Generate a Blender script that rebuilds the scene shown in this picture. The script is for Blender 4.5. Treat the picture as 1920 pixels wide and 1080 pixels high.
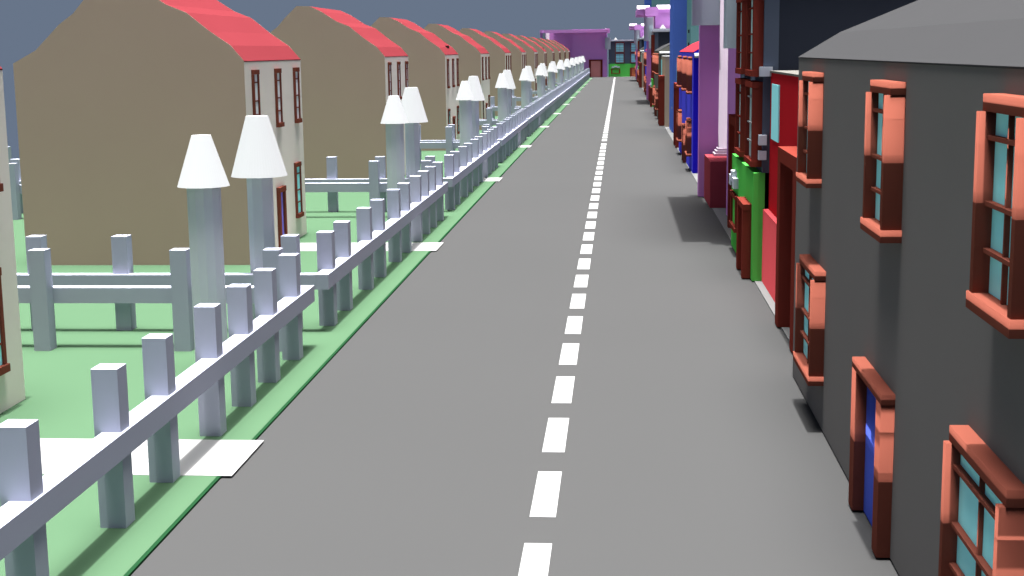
import bpy, bmesh, math
from mathutils import Matrix, Vector

scene = bpy.context.scene
for o in list(bpy.data.objects):
    bpy.data.objects.remove(o)
R = math.radians

# ------------------------------------------------------------------ camera
cd = bpy.data.cameras.new('camera')
cam = bpy.data.objects.new('camera', cd)
scene.collection.objects.link(cam)
scene.camera = cam
cd.lens = 50
cd.sensor_width = 36
cd.clip_start = 0.1
cd.clip_end = 2000
YAW, PITCH, ROLL = R(4.378), R(9.478), R(-0.7263)
fwd = Vector((-math.sin(YAW)*math.cos(PITCH), math.cos(YAW)*math.cos(PITCH), -math.sin(PITCH)))
right = Vector((math.cos(YAW), math.sin(YAW), 0))
up = right.cross(fwd)
r2 = right*math.cos(ROLL) + up*math.sin(ROLL)
u2 = -right*math.sin(ROLL) + up*math.cos(ROLL)
cam.matrix_world = Matrix(((r2.x, u2.x, -fwd.x, 0), (r2.y, u2.y, -fwd.y, 0),
                           (r2.z, u2.z, -fwd.z, 7.0), (0, 0, 0, 1)))

# ------------------------------------------------------------------ sky
EXPO = 1.35
SKY = (0.138, 0.178, 0.250)        # flat slate blue overcast
ZEN_FILL = 54.0                         # bright fill patch added straight overhead to lighten shadows
world = bpy.data.worlds.new('World')
scene.world = world
world.use_nodes = True
nt = world.node_tree
nt.nodes.clear()
out = nt.nodes.new('ShaderNodeOutputWorld')
bg = nt.nodes.new('ShaderNodeBackground')
tc = nt.nodes.new('ShaderNodeTexCoord')
sp = nt.nodes.new('ShaderNodeSeparateXYZ')
mr = nt.nodes.new('ShaderNodeMapRange')
mr.interpolation_type = 'SMOOTHSTEP'
mr.inputs['From Min'].default_value = math.cos(R(20))
mr.inputs['From Max'].default_value = math.cos(R(6))
mx = nt.nodes.new('ShaderNodeMix')
mx.data_type = 'RGBA'
mx.inputs[6].default_value = (*SKY, 1)
mx.inputs[7].default_value = (ZEN_FILL, ZEN_FILL*0.99, ZEN_FILL*0.97, 1)
nt.links.new(tc.outputs['Generated'], sp.inputs[0])
nt.links.new(sp.outputs['Z'], mr.inputs['Value'])
nt.links.new(mr.outputs['Result'], mx.inputs[0])
nt.links.new(mx.outputs[2], bg.inputs['Color'])
bg.inputs['Strength'].default_value = 1.0 / 2**EXPO
nt.links.new(bg.outputs[0], out.inputs[0])

# ------------------------------------------------------------------ sun
sd = bpy.data.lights.new('sun', 'SUN')
sun = bpy.data.objects.new('sun', sd)
scene.collection.objects.link(sun)
sd.energy = 3.5
sd.angle = R(0.8)
sd.color = (1.0, 0.985, 0.96)
SUN_FROM = Vector((-math.sin(R(0.45)), -math.sin(R(1.6)), 1)).normalized()
sun.rotation_euler = SUN_FROM.to_track_quat('Z', 'Y').to_euler()
sun.location = (0, 0, 60)

scene.view_settings.view_transform = 'Standard'
scene.view_settings.look = 'None'
scene.view_settings.exposure = EXPO
scene.view_settings.gamma = 1
scene.render.engine = 'CYCLES'
scene.render.resolution_x = 1024
scene.render.resolution_y = 576

# ------------------------------------------------------------------ materials
def mat(name, col, rough=0.9, var=0.04, scale=0.8, spec=0.0):
    m = bpy.data.materials.new(name)
    m.use_nodes = True
    n = m.node_tree.nodes
    b = n['Principled BSDF']
    b.inputs['Roughness'].default_value = rough
    b.inputs['Specular IOR Level'].default_value = spec
    t = n.new('ShaderNodeTexNoise')
    t.inputs['Scale'].default_value = scale
    t.inputs['Detail'].default_value = 3
    c = n.new('ShaderNodeTexCoord')
    k = n.new('ShaderNodeMix')
    k.data_type = 'RGBA'
    k.inputs[6].default_value = (*[min(1, v*(1-var)) for v in col], 1)
    k.inputs[7].default_value = (*[min(1, v*(1+var)) for v in col], 1)
    m.node_tree.links.new(c.outputs['Object'], t.inputs['Vector'])
    m.node_tree.links.new(t.outputs['Fac'], k.inputs[0])
    m.node_tree.links.new(k.outputs[2], b.inputs['Base Color'])
    return m

M = dict(
    asphalt=mat('asphalt', (.0515, .0515, .052), scale=.12, var=.03),
    grass=mat('grass', (.058, .109, .062), scale=.15, var=.04),
    turf_edge_shade=mat('turf_edge_shade', (.010, .04, .016)),  # dark colour stands for shade on the lawn slab's side
    paint=mat('white_paint', (.28, .28, .28), var=.01),
    path=mat('white_path', (.25, .25, .25), var=.01),
    kerb=mat('kerb_stone', (.125, .125, .125), var=.02),
    fence=mat('fence_white', (.375, .39, .475), var=.01),
    shaft=mat('shaft_white', (.64, .65, .73), var=.01),
    quoin=mat('quoin_white', (.45, .47, .54), var=.01),
    lamp=mat('lamp_white', (.44, .45, .46), var=.01),
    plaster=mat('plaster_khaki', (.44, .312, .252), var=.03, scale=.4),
    front=mat('plaster_lit', (.82, .745, .675), var=.03, scale=.4),  # lighter copy of the plaster; sunlight on the street fronts as colour
    roof_red=mat('roof_red', (.152, .024, .030), var=.05, scale=.5),
    roof_red2=mat('roof_bright_red', (.30, .024, .036), var=.02),
    brown=mat('brown_timber', (.185, .054, .037), var=.03),
    dbrown=mat('dark_timber', (.165, .030, .022), var=.03),
    white_glass=mat('white_glass', (.85, .85, .87), var=.01, rough=.4),
    teal_glass=mat('teal_glass', (.36, .90, .94), var=.02, rough=.4),
    grey_glass=mat('grey_glass', (.45,.62,.62), var=.02, rough=.4),
    blue_door=mat('blue_door', (.08, .12, .58), var=.02),
    violet_door=mat('violet_door', (.22,.19,.68), var=.02),
    grey=mat('grey_render', (.150, .143, .139), var=.03, scale=.5),
    roof_grey=mat('roof_grey', (.0405, .0405, .0425), var=.02),
    olive=mat('olive_render', (.14, .14, .123), var=.03),
    red=mat('red_paint', (.43, .015, .022), var=.03),
    red_lit=mat('red_plinth', (.27, .036, .042), var=.02),  # brighter copy of the red; light on the lower wall as colour
    beige=mat('beige_render', (.42, .33, .24), var=.03),
    roof_pale=mat('pale_roof', (.13, .125, .115), var=.02),
    green=mat('green_paint', (.088, .48, .08), var=.02),
    slate=mat('slate_render', (.077, .093, .132), var=.02),
    dark=mat('dark_slate', (.027, .031, .045), var=.02),
    cornice=mat('cornice_grey', (.40, .41, .47), var=.02),
    purple=mat('purple_render', (.62, .27, .65), var=.02),
    coping=mat('pink_coping', (.85, .74, .84), var=.01),
    column=mat('pink_column', (.40, .335, .40), var=.01),
    panel=mat('grey_panel', (.39, .45, .51), var=.02),
    maroon=mat('maroon_plinth', (.32, .055, .07), var=.02),
    rust_door=mat('rust_door', (.80, .31, .28), var=.03),
    orange_door=mat('orange_door', (.7,.2,.085), var=.03),
    blue=mat('blue_render', (.082, .084, .72), var=.02),
    blue_shade=mat('blue_render_shade', (.015, .0095, .41), var=.02),  # darker copy of the blue; the gable's shade is put into the colour
    tower=mat('tower_blue', (.09, .17, .57), var=.02),
    teal=mat('teal_render', (.14, .30, .31), var=.02),
    black=mat('black_metal', (.03, .02, .02)),
)

# ------------------------------------------------------------------ helpers
def bx(bm, x0, x1, y0, y1, z0, z1):
    v = [bm.verts.new(p) for p in ((x0, y0, z0), (x1, y0, z0), (x1, y1, z0), (x0, y1, z0),
                                   (x0, y0, z1), (x1, y0, z1), (x1, y1, z1), (x0, y1, z1))]
    for f in ((3, 2, 1, 0), (4, 5, 6, 7), (0, 1, 5, 4), (1, 2, 6, 5), (2, 3, 7, 6), (3, 0, 4, 7)):
        bm.faces.new([v[i] for i in f])

def prism(bm, prof, a0, a1, axis='y'):
    """extrude a closed 2-D profile (u, z) along y (u = x) or along x (u = y)"""
    mk = (lambda u, z, a: (u, a, z)) if axis == 'y' else (lambda u, z, a: (a, u, z))
    A = [bm.verts.new(mk(u, z, a0)) for u, z in prof]
    B = [bm.verts.new(mk(u, z, a1)) for u, z in prof]
    n = len(prof)
    bm.faces.new(A)
    bm.faces.new(B[::-1])
    for i in range(n):
        j = (i+1) % n
        bm.faces.new([A[j], A[i], B[i], B[j]])

def frustum(bm, x, y, z0, z1, r0, r1, n, rot=0.0):
    A = [bm.verts.new((x+r0*math.cos(rot+2*math.pi*i/n), y+r0*math.sin(rot+2*math.pi*i/n), z0)) for i in range(n)]
    B = [bm.verts.new((x+r1*math.cos(rot+2*math.pi*i/n), y+r1*math.sin(rot+2*math.pi*i/n), z1)) for i in range(n)]
    side = []
    for i in range(n):
        j = (i+1) % n
        side.append(bm.faces.new([A[i], A[j], B[j], B[i]]))
    bm.faces.new(A[::-1])
    bm.faces.new(B)
    return side

def obj(name, build, m, parent=None, smooth=False, smooth_sides=False):
    bm = bmesh.new()
    s = build(bm)
    bmesh.ops.recalc_face_normals(bm, faces=bm.faces)
    if smooth:
        for f in bm.faces:
            f.smooth = True
    if smooth_sides and s:
        for f in s:
            f.smooth = True
    me = bpy.data.meshes.new(name)
    bm.to_mesh(me)
    bm.free()
    me.materials.append(m)
    o = bpy.data.objects.new(name, me)
    scene.collection.objects.link(o)
    if parent:
        o.parent = parent
    return o

def box(name, d, m, parent=None, smooth=False):
    return obj(name, lambda bm: bx(bm, *d), m, parent, smooth)

def soft(name, ring, levels, m, parent=None, round_=False):
    """upright prism over a convex outline, its light and shade set by leaning normals: levels = (z, upward lean of the
    normal); two levels at one height make a crease"""
    n = len(ring)
    cx = sum(p[0] for p in ring)/n
    cy = sum(p[1] for p in ring)/n
    vs, fs, ns = [], [], []
    for (za, na, *sa), (zb, nb, *sb) in zip(levels[:-1], levels[1:]):
        if zb-za < 1e-6:
            continue
        ka = sa[0] if sa else 1
        kb = sb[0] if sb else 1
        for i in range(n):
            p, q = ring[i], ring[(i+1) % n]
            b = len(vs)
            for (u, z, k) in ((p, za, ka), (q, za, ka), (q, zb, kb), (p, zb, kb)):
                vs.append((cx+(u[0]-cx)*k, cy+(u[1]-cy)*k, z))
            fs.append((b, b+1, b+2, b+3))
            e = Vector((q[1]-p[1], p[0]-q[0], 0)).normalized()
            dp = Vector((p[0]-cx, p[1]-cy, 0)).normalized() if round_ else e
            dq = Vector((q[0]-cx, q[1]-cy, 0)).normalized() if round_ else e
            for d, nz in ((dp, na), (dq, na), (dq, nb), (dp, nb)):
                h = math.sqrt(max(0, 1-nz*nz))
                ns.append((d.x*h, d.y*h, nz))
    for z, nz, rev in ((levels[0][0], -1, True), (levels[-1][0], 1, False)):
        lv = levels[0] if rev else levels[-1]
        k = lv[2] if len(lv) > 2 else 1
        b = len(vs)
        pts = ring[::-1] if rev else ring
        vs += [(cx+(u[0]-cx)*k, cy+(u[1]-cy)*k, z) for u in pts]
        fs.append(tuple(range(b, b+n)))
        ns += [(0, 0, nz)]*n
    me = bpy.data.meshes.new(name)
    me.from_pydata(vs, [], fs)
    for f in me.polygons:
        f.use_smooth = True
    me.normals_split_custom_set(ns)
    me.materials.append(m)
    o = bpy.data.objects.new(name, me)
    scene.collection.objects.link(o)
    if parent:
        o.parent = parent
    return o

def fbox(name, d, m, parent=None, smooth=True, cut=.5):  # leaning normals make the upper part lit and the lower part dark
    if not smooth:
        return box(name, d, m, parent)
    x0, x1, y0, y1, z0, z1 = d
    zm = z0+(z1-z0)*cut
    zt = z0+(z1-z0)*(cut+(1-cut)*.65)
    return soft(name, [(x0, y0), (x1, y0), (x1, y1), (x0, y1)],
                [(z0, -.12), (zm, -.04), (zm, .20), (zm+.06*(z1-z0), .55), (zt, .82), (z1, .88)], m, parent)

def boxes(name, ds, m, parent=None, smooth=False):
    def b(bm):
        for d in ds:
            bx(bm, *d)
    return obj(name, b, m, parent, smooth)

def thing(name, label, cat, loc, rz=0, group=None):
    o = bpy.data.objects.new(name, None)
    scene.collection.objects.link(o)
    o.location = loc
    o.rotation_euler = (0, 0, rz)
    o['label'] = label
    o['category'] = cat
    if group:
        o['group'] = group
    return o

def struct(o):
    o['kind'] = 'structure'
    return o

def copy_tree(o, parent=None):
    c = o.copy()
    scene.collection.objects.link(c)
    if parent:
        c.parent = parent
    for ch in list(o.children):
        copy_tree(ch, c)
    return c

def swap(root, table):
    """give a copied building its own colours (object-level material slots)"""
    for ch in [root] + list(root.children_recursive):
        if ch.type == 'MESH' and ch.material_slots:
            m = ch.data.materials[0]
            if ch.get('gable') and 'gable' in table:
                ch.data = ch.data.copy()
                ch.data.materials[0] = table['gable']
            elif m.name in table:
                ch.data = ch.data.copy()
                ch.data.materials[0] = table[m.name]

ORD = ['nearest', 'second', 'third', 'fourth', 'fifth', 'sixth', 'seventh', 'eighth', 'ninth',
       'tenth', 'eleventh', 'twelfth', 'thirteenth', 'fourteenth']

# ------------------------------------------------------------------ ground
ROAD_L, END_Y = -6.75, 369.0
struct(box('road', (ROAD_L-.02, 4.6, -6, END_Y+3, -.30, -.04), M['asphalt']))
lawn = struct(obj('lawn', lambda bm: bx(bm, -32.3, ROAD_L, -6, 362, -.30, 0), M['grass']))
struct(box('lawn_edge_shade', (ROAD_L, ROAD_L+.065, -6, 362, -.20, -.002), M['turf_edge_shade']))  # strip painted dark for the shade beside the road
struct(boxes('pavement', [(4.10, 14, 30.6, END_Y+3, -.2, -.004), (-19.5, 4.10, END_Y-1.2, END_Y+3, -.1, -.004)], M['kerb']))

ys = []
y = 20.83 - 3.555*8
while y < 366:
    ys.append(y)
    y += 3.555
    if 108 < y < 111.5:
        y += 1.6
struct(obj('road_marking', lambda bm: [bx(bm, -1.37, -.97, a, a+2.38, -.06, -.034) for a in ys] and None, M['paint']))

P = 27.15
for k in range(13):
    y0 = 22.65 + P*k
    struct(box('garden_path', (-12.2, -6.5, y0, y0+2.22, -.003, .006), M['path']))

# ------------------------------------------------------------------ windows and doors
def window(root, xf, y0, y1, z0, z1, jw=.13, jp=.26, lp=.20, spr=.25, lz=.17, glass=None, timber=None,
           bars=None, smooth=True, gx=-.10, barz=(.14, .5, .76), name='window'):
    """window in a wall whose face is x = xf (outside towards -x); z0..z1 outer incl. lintel and sill"""
    timber = timber or M['brown']
    glass = glass or M['teal_glass']
    w = box(name, (xf+gx, xf+.03, y0+jw+.002, y1-jw-.002, z0+lz, z1-lz), glass, root)
    fbox('jamb', (xf-jp, xf+.04, y0+.01, y0+jw, z0+lz, z1-lz), timber, w, smooth)
    fbox('jamb', (xf-jp, xf+.04, y1-jw, y1-.01, z0+lz, z1-lz), timber, w, smooth)
    fbox('lintel', (xf-lp, xf+.04, y0, y1, z1-lz+.003, z1), timber, w, smooth)
    fbox('sill', (xf-spr-.03, xf+.04, y0-.03, y1+.03, z0, z0+lz-.003), timber, w, smooth)
    h = z1-z0-2*lz
    ym = (y0+y1)/2
    for f in barz:
        z = z1-lz-h*f
        box('glazing_bar', (xf+gx-.075, xf+gx+.01, y0+jw+.002, y1-jw-.002, z-.022, z+.022), bars or timber, w)
    fbox('mullion', (xf+gx-.05, xf+gx+.01, ym-.02, ym+.02, z0+lz+.003, z1-lz-.003), bars or timber, w, smooth)
    return w

def door(root, xf, y0, y1, z1, jw=.38, jp=.2, lz=.2, panel=None, timber=None, smooth=True, gx=-.02, lp=None):
    timber = timber or M['brown']
    lp = jp if lp is None else lp
    w = fbox('door', (xf+gx, xf+.03, y0+jw+.002, y1-jw-.002, 0, z1-lz), panel or M['blue_door'], root, smooth)
    fbox('jamb', (xf-jp, xf+.04, y0+.01, y0+jw, 0, z1-lz), timber, w, smooth)
    fbox('jamb', (xf-jp, xf+.04, y1-jw, y1-.01, 0, z1-lz), timber, w, smooth)
    fbox('lintel', (xf-lp, xf+.04, y0, y1, z1-lz+.003, z1), timber, w, smooth)
    return w

# ------------------------------------------------------------------ left row: gabled houses
LP = [(0, 0), (.42, .50), (1.1, .97), (1.85, 1.58), (2.5, 1.84), (3.3, 2.36), (3.9, 2.64), (4.6, 2.66), (5.25, 2.05),
      (5.65, 1.6), (6.15, 1.25), (7.0, .42), (7.8, 0)]
LEN = 8.4
def left_house():
    # local frame: street face x = 0, body towards +x, then turned by 180 degrees -> street face looks to +X
    r = thing('gabled_house', '', 'house', (-12.3, 0, 0))
    E = 6.78
    prof = [(0, 0), (0, E)] + [(x, E+z-.03) for x, z in LP[1:-1]] + [(7.8, E), (7.8, 0)]
    prof = [(-x, z) for x, z in prof]
    gab = [(0, 0), (0, E)] + [(x, E+z+.004) for x, z in LP[1:-1]] + [(7.8, E), (7.8, 0)]
    gab = [(-x, z) for x, z in gab]
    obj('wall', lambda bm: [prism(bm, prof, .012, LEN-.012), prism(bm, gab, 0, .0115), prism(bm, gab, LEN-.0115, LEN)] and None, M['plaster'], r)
    box('front_wall', (-.02, .012, .02, LEN-.004, 0, E-.012), M['front'], r)  # thin skin in the lighter plaster, painted as if sunlit
    def roof(bm):
        top = [(-x, E+z) for x, z in LP]
        bot = [(-x, E+z-.06) for x, z in LP]
        top[0] = (.02, E-.01)
        bot[0] = (.02, E-.04)
        for i in range(len(top)-1):
            q = [top[i], top[i+1], bot[i+1], bot[i]]
            prism(bm, q, .013, LEN-.013)
    obj('roof', roof, M['roof_red'], r)
    X = .012
    def lw(y0, y1, z0, z1, g, jw):
        t = M['brown']
        lz = .16
        w = box('window', (X-.03, X+.035, y0+jw+.002, y1-jw-.002, z0+lz, z1-lz), g, r)
        box('jamb', (X-.03, X+.08, y0, y0+jw, z0+lz, z1-lz), t, w)
        box('jamb', (X-.03, X+.08, y1-jw, y1, z0+lz, z1-lz), t, w)
        box('lintel', (X-.03, X+.10, y0, y1, z1-lz+.003, z1), t, w)
        box('sill', (X-.03, X+.13, y0, y1+.02, z0, z0+lz-.003), t, w)
        h = z1-z0-2*lz
        for f in (.15, .5, .76):
            box('glazing_bar', (X, X+.06, y0+jw+.002, y1-jw-.002, z1-lz-h*f-.02, z1-lz-h*f+.02), t, w)
    for a in (.85, 4.05, 7.0):
        lw(a, a+.75, 4.38, 6.47, M['white_glass'], .12)
    for a in (.9, 6.6):
        lw(a, a+.88, .80, 2.90, M['teal_glass'], .13)
    d = box('door', (X-.03, X+.03, 3.922, 4.498, 0, 2.05), M['violet_door'], r)
    box('jamb', (X-.03, X+.11, 3.7, 3.92, 0, 2.05), M['brown'], d)
    box('jamb', (X-.03, X+.11, 4.5, 4.72, 0, 2.05), M['brown'], d)
    box('lintel', (X-.03, X+.13, 3.7, 4.72, 2.053, 2.24), M['brown'], d)
    return r

house_y = [19.5, 46.5, 75.0, 101.3, 127.6, 155.0, 181.5, 208.5, 235.5, 264.5, 293.0, 321.0, 349.0]
h0 = left_house()
for k, yy in enumerate(house_y):
    h = h0 if k == 0 else copy_tree(h0)
    h.location = (-12.3, yy, 0)
    h['group'] = 'red-roofed gabled houses along the lawn'
    if k == 0:
        h['label'] = 'khaki gabled house cut off by the left edge of the photo, nearest of its row'
    elif k == 1:
        h['label'] = 'large khaki gabled house with red roof right behind the two nearest white lamp posts'
    elif k == 12:
        h['label'] = 'farthest khaki gabled house with red roof, last of its row before the purple building'
    else:
        h['label'] = 'khaki gabled house with red roof, %s from the left edge' % ORD[k]
for k in (3, 8):
    for o in scene.objects:
        if o.get('category') == 'house' and abs(o.location.y-house_y[k]) < .1:
            box('roof_vent', (-.52, -.36, 4.6, 5.7, 7.1, 7.42), M['black'], o)
            o['label'] = o['label'].replace('red roof', 'dark vent on red roof')
            break

# ------------------------------------------------------------------ fences and lamps
FL = 25.5
def make_fence():
    r = thing('garden_fence', '', 'fence', (0, 0, 0))
    m = M['fence']
    z0, z1 = 1.10, 1.48
    XF, XB = -7.33, -31.9
    H = 2.44
    def post(x, y):
        return box('post', (x, x+.40, y, y+.40, 0, H), m, r)
    for d in (.85, 3.05, 6.5, 8.85, 12.12, 14.4, 17.27, 19.5, 21.6, 23.87):
        post(-7.78, d)
    box('rail', (XF-.34, XF, 0, FL, z0, z1), m, r)
    box('rail', (XB, XF-.343, 0, .34, z0, z1-.004), m, r)
    box('rail', (XB, XF-.343, FL-.34, FL, z0, z1-.004), m, r)
    box('rail', (XB, XB+.34, .343, FL-.343, z0, z1), m, r)
    for x in (-8.55, -10.77, -12.95, -15.2, -17.6, -20.0, -22.4, -24.9, -27.4, -29.8):
        post(x, .17)
    for x in (-8.38, -10.62, -14.07, -16.4, -18.8, -21.2, -23.8, -26.5, -29.2):
        post(x, FL-.72)
    for d in (.9, 3.6, 6.4, 9.0, 12.0, 15.0, 18.0, 21.0, 24.0):
        post(-31.75, d)
    return r

f0 = make_fence()
for k in range(13):
    f = f0 if k == 0 else copy_tree(f0)
    f.location = (0, 7.85+P*k, 0)
    f['group'] = 'white post-and-rail garden fences'
    f['label'] = ('white post-and-rail fence enclosing the nearest garden, cut off by the bottom left corner' if k == 0 else
                  'white post-and-rail fence enclosing the farthest garden, ending beside the rust door' if k == 12 else
                  'white post-and-rail fence enclosing the %s garden from the viewer' % ORD[k])

def lamp(tall):
    r = thing('lamp_post', '', 'lamp post', (0, 0, 0))
    if tall:
        obj('shaft', lambda bm: frustum(bm, 0, 0, 0, 3.95, .33, .33, 8, R(22.5)) and None, M['shaft'], r)
        obj('lamp_shade', lambda bm: frustum(bm, 0, 0, 3.93, 5.45, .71, .28, 56) and None, M['lamp'], r)
    else:
        obj('shaft', lambda bm: frustum(bm, 0, 0, 0, 4.15, .37, .37, 12, R(15)) and None, M['shaft'], r)
        obj('lamp_shade', lambda bm: frustum(bm, 0, 0, 4.13, 5.25, .57, .21, 56) and None, M['lamp'], r)
    return r
la, lb = lamp(False), lamp(True)
for k in range(13):
    a = la if k == 0 else copy_tree(la)
    a.location = (-9.17, 30.8+P*k, 0)
    a['group'] = 'shorter white lamp posts'
    b = lb if k == 0 else copy_tree(lb)
    b.location = (-9.15, 35.65+P*k, 0)
    b['group'] = 'taller white lamp posts'
    if k == 0:
        a['label'] = 'shorter white lamp post with cone shade, leftmost and nearest of all'
        b['label'] = 'taller white lamp post with the largest cone shade, just right of the leftmost one'
    elif k == 12:
        a['label'] = 'farthest short white lamp post, in front of the purple building'
        b['label'] = 'farthest tall white lamp post, in front of the purple building'
    else:
        a['label'] = 'shorter white lamp post with cone shade, front one of the %s pair from the viewer' % ORD[k]
        b['label'] = 'taller white lamp post with cone shade, rear one of the %s pair from the viewer' % ORD[k]

# ------------------------------------------------------------------ right row
HP = [(0, 0), (.83, .49), (2.5, 1.16), (4.0, 1.5), (5.5, 1.16), (7.2, .49), (8, 0)]
def long_house():
    r = thing('row_house', '', 'house', (0, 0, 0))
    E, L = 6.8, 18.95
    prof = [(0, 0), (0, E)] + [(x, E+z-.03) for x, z in HP[1:-1]] + [(8, E), (8, 0)]
    obj('wall', lambda bm: prism(bm, prof, 0, L), M['grey'], r)
    def roof(bm):
        top = [(x, E+z) for x, z in HP]
        bot = [(x, E+z-.06) for x, z in HP]
        top[0] = (-.015, E-.008)
        bot[0] = (-.015, E-.03)
        for i in range(len(top)-1):
            prism(bm, [top[i], top[i+1], bot[i+1], bot[i]], -.01, L+.01)
    obj('roof', roof, M['roof_grey'], r)
    g = obj('gable_wall', lambda bm: prism(bm, [(x+(.01 if x < 4 else -.01), z-.02) for x, z in prof], -.012, -.001), M['grey'], r)
    g['gable'] = 1
    fbox('string_course', (.05, 6, -.35, -.013, 6.47, 6.74), M['paint'], r, cut=.35)
    for a in (1.25, 7.6, 15.2):
        window(r, 0, a, a+1.55, 4.41, 6.53)
    window(r, 0, 1.35, 3.65, .85, 2.97)
    window(r, 0, 14.35, 16.6, .85, 2.97)
    door(r, 0, 7.65, 10.1, 2.32, jw=.38, jp=.19, lz=.15)
    return r

def shop():
    r = thing('shop_building', '', 'building', (0, 0, 0))
    L = 12.6
    E = 6.26
    box('wall', (.14, 8, 0, L, 0, E), M['red'], r)
    soft('wall_base_lit', [(-.03, 5.95), (.1395, 5.95), (.1395, L), (-.03, L)], [(0, .34), (2.0, .26), (2.2, .2)], M['red_lit'], r)  # added piece; brighter red and leaning normals imitate a lit lower wall
    box('roof', (.10, 8.02, -.01, L+.01, E+.003, E+.06), M['roof_pale'], r)
    box('window', (.10, .16, 10.1, 11.9, 4.35, 5.95), M['teal_glass'], r)
    door(r, .1, 2.1, 5.9, 4.53, jw=.6, jp=.45, lz=.35, panel=M['dbrown'], timber=M['dbrown'], smooth=False, gx=-.1)
    return r

def pub():
    r = thing('pub_building', '', 'building', (0, 0, 0))
    L = 8.25
    box('shopfront', (0, .34, 0, L, 0, 3.28), M['green'], r)
    box('facade', (.25, .68, .01, L-.01, 3.283, 9.0), M['slate'], r)
    box('wall', (.683, 9, .02, L-.02, 0, 9.0), M['dark'], r)
    boxes('cornice', [(.05, 9.1, -.12, L+.1, 9.003, 9.2), (.15, 9, -.03, L, 9.2, 9.4)], M['cornice'], r)
    obj('finial', lambda bm: frustum(bm, 1.4, 6.45, 9.4, 10.0, .62, .04, 4, R(45)) and None, M['paint'], r)
    for a in (.2, 4.25):
        for z0, z1 in ((3.45, 5.98), (6.14, 8.67)):
            window(r, .25, a, a+2.45 if a < 1 else a+2.3, z0, z1, jw=.16, jp=.30, lp=.32, spr=.29, lz=.18, smooth=False,
                   timber=M['dbrown'], gx=-.17, glass=M['grey_glass'],
                   bars=M['paint'] if (a < 1 and z0 < 4) else None)
    for q in ((.13, .5, -.12, .2, 6.15, 6.43), (.13, .36, -.14, .15, 4.12, 4.42), (.13, .36, -.12, .15, 3.68, 3.95),
                    (.13, .36, L-.15, L+.12, 4.12, 4.42), (.13, .36, L-.15, L+.12, 3.68, 3.95)):
        box('quoin', q, M['quoin'], r)
    door(r, 0, .5, 2.8, 2.28, jw=.42, jp=.26, lz=.18, panel=M['orange_door'], timber=M['dbrown'], smooth=False)
    w = box('shop_window', (-.03, .02, 5.603, 7.297, .95, 1.9), M['green'], r)
    box('jamb', (-.1, .02, 5.3, 5.6, .95, 1.9), M['dbrown'], w)
    box('jamb', (-.1, .02, 7.3, 7.6, .95, 1.9), M['dbrown'], w)
    box('lintel', (-.12, .02, 5.25, 7.65, 1.903, 2.03), M['dbrown'], w)
    box('sill', (-.14, .02, 5.25, 7.65, .80, .947), M['dbrown'], w)
    for q in ((-.16, .02, 6.1, 6.8, 2.45, 2.82), (-.16, .02, 5.4, 6.098, 2.28, 2.62), (-.16, .02, 6.802, 7.5, 2.28, 2.62)):
        box('pediment_block', q, M['quoin'], r)
    return r

def hall():
    r = thing('purple_hall', '', 'building', (0, 0, 0))
    pu = M['purple']
    box('wall', (0, 8, 0, 8.9, 0, 11.3), pu, r)
    box('recessed_wall', (1.3, 8, 8.903, 16.35, 0, 11.3), pu, r)
    box('end_wall', (-.77, 8, 16.353, 17.1, 0, 11.3), pu, r)
    c = box('canopy', (-2.32, -.74, 0.1, 16.2, 11.303, 12.05), pu, r)
    box('canopy_beam', (-1.3, .35, -.75, .097, 11.1, 12.2), pu, c)
    box('canopy_beam', (-.737, 8.1, .1, 8.9, 11.303, 12.1), pu, c)
    box('canopy_beam', (1.3, 8.1, 8.903, 16.35, 11.303, 12.05), pu, c)
    box('canopy_beam', (-.737, 1.297, 8.903, 13.6, 11.303, 12.05), pu, c)
    box('canopy_beam', (-1.3, 8.1, 16.353, 17.1, 11.303, 12.1), pu, c)
    obj('coping', lambda bm: [prism(bm, [(-.05, 12.0), (.45, 12.42), (.45, 12.0)], -2.30, -.72, 'x'),
                              prism(bm, [(-.25, 11.95), (.45, 12.46), (.45, 11.95)], .2, 8.1, 'x')] and None, M['coping'], c)
    box('end_panel', (-.80, -.3, -.95, .45, 6.98, 9.95), M['panel'], r)
    box('end_panel', (-1.16, .3, 15.7, 16.35, 8.05, 11.3), M['panel'], r)
    box('plinth', (-.53, 1.297, 11.35, 15.9, 0, 2.05), M['maroon'], r)
    ring = [(.56+.5*math.cos(2*math.pi*i/32), 15.2+.5*math.sin(2*math.pi*i/32)) for i in range(32)]
    co = soft('column', ring, [(2.40, .40, 1), (6, .32, .97), (12.0, .22, .92)], M['column'], r, True)
    boxes('column_base', [(-.16, 1.29, 14.4, 15.88, 2.053, 2.17), (-.08, 1.29, 14.5, 15.8, 2.17, 2.29), (0, 1.29, 14.6, 15.75, 2.29, 2.40)],
          M['column'], co)
    door(r, 0, 1.1, 4.6, 4.44, jw=.5, jp=.27, lz=.34, panel=M['rust_door'], timber=M['dbrown'], smooth=False)
    return r

def tower_block():
    r = thing('tower_block', '', 'tower', (0, 0, 0))
    box('wall', (0, 1.75, 0, 7.5, 0, 19), M['tower'], r)
    box('roof', (-.15, 1.9, -.15, 7.65, 19.003, 19.3), M['cornice'], r)
    box('wall_light', (-.06, .0, .5, .8, 1.95, 2.15), M['paint'], r)
    return r

def teal_block():
    r = thing('teal_block', '', 'tower', (0, 0, 0))
    box('wall', (0, 7, 0, 7, 0, 17), M['teal'], r)
    box('roof', (-.15, 7.1, -.15, 7.1, 17.003, 17.3), M['cornice'], r)
    boxes('vent', [(-.08, .01, 2.3, 2.9, 8.2, 8.45), (-.08, .01, 2.3, 2.9, 7.2, 7.45)], M['black'], r)
    return r

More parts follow.
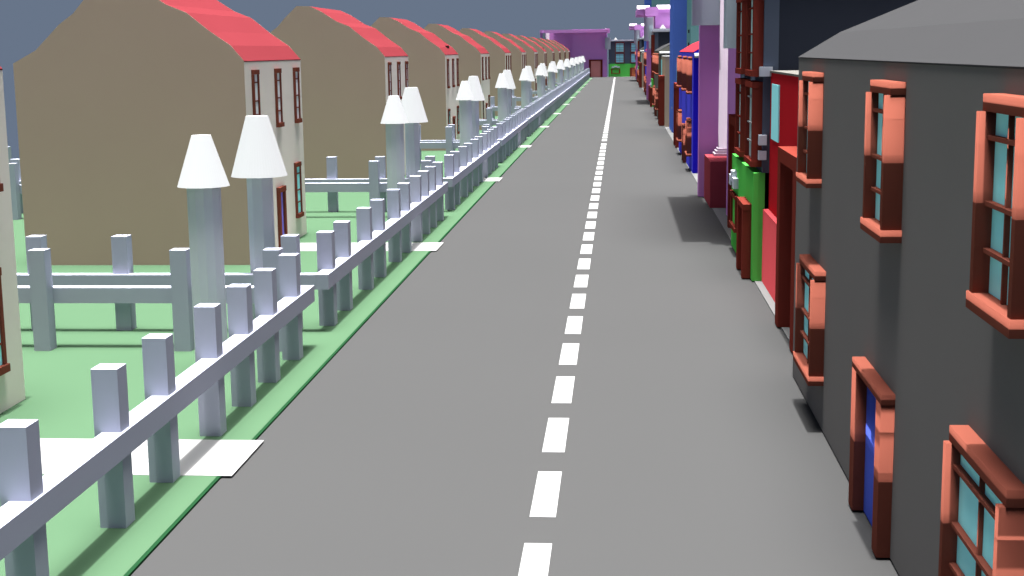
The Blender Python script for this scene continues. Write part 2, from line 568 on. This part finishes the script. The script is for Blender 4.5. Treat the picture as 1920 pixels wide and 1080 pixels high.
protos = {}
def place(kind, fn, loc, label, cat=None, table=None, rz=0):
    if kind not in protos:
        protos[kind] = fn()
        o = protos[kind]
    else:
        o = copy_tree(protos[kind])
    o.location = loc
    o.rotation_euler = (0, 0, rz)
    o['label'] = label
    if table:
        swap(o, table)
    return o

CY = 132.4
EA = {'gable': M['blue_shade'], 'grey_render': M['blue'], 'roof_grey': M['roof_red2']}
for c in range(3):
    D = CY*c
    t = ('', ' in the second stretch, right row', ' in the farthest stretch, right row')[c]
    def bl(s):
        return s + t
    place('house', long_house, (3.74 if c == 0 else 3.92, 11.5+D, 0),
          'dark grey house with grey roof and a blue door filling the right edge' if c == 0 else
          bl('olive grey house with pale grey roof'),
          table={'grey_render': M['olive']} if c else None)
    place('shop', shop, (4.34, 30.5+D, 0), bl('red shop building with tall dark door frame') if c else
          'red shop building with tall dark door frame and blue window, beside the dark grey house')
    place('pub', pub, (4.02, 43.1+D, 0), bl('dark slate building with green shopfront') if c else
          'nearest dark slate building with bright green shopfront and white corner stones')
    place('hall', hall, (4.54, 52.0+D, 0), bl('purple hall with flat canopy and pale column') if c else
          'nearest purple hall with maroon plinth, pale column and grey panels')
    if D+81 > 360:
        continue
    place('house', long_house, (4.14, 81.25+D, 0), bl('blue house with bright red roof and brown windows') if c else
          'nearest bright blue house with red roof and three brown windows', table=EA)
    if D+100 > 360:
        continue
    place('shop', shop, (4.34, 100.5+D, 0), bl('small red shop building beyond the blue house') if c else
          'small red shop building just beyond the nearest blue house')
    place('teal', teal_block, (5.55, 113.2+D, 0), bl('tall teal block set back from the street') if c else
          'tall teal block with two dark vents rising behind the nearest blue house')
    place('tower', tower_block, (4.45, 121+D, 0), bl('tall narrow blue tower') if c else
          'tall narrow blue tower, nearest of its kind, rising out of the photo')
    place('shop', shop, (4.0, 130.4+D, 0), bl('beige shop building with tall dark door frame') if c else
          'beige shop building with white roof and dark door frame beyond the nearest blue tower',
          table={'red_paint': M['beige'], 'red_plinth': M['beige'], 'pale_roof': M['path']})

# the two buildings that close the street, facing the viewer
place('hall', hall, (-3.2, END_Y+1.5, 0), 'purple hall closing the street at its far end, with a rust coloured door', rz=R(90))
place('pub', pub, (5.5, END_Y+1.5, 0), 'slate building with green shopfront closing the far end of the street, facing the viewer', rz=R(90), table={'grey_glass': M['teal_glass']})
for kind, g in (('house', 'long houses of the right row'), ('shop', 'shop buildings of the right row'),
                ('pub', 'slate buildings with green shopfronts'), ('hall', 'purple halls'),
                ('tower', 'blue towers of the right row'), ('teal', 'teal blocks of the right row')):
    base = protos[kind].name
    for o in scene.objects:
        if o.type == 'EMPTY' and o.name.split('.')[0] == base:
            o['group'] = g
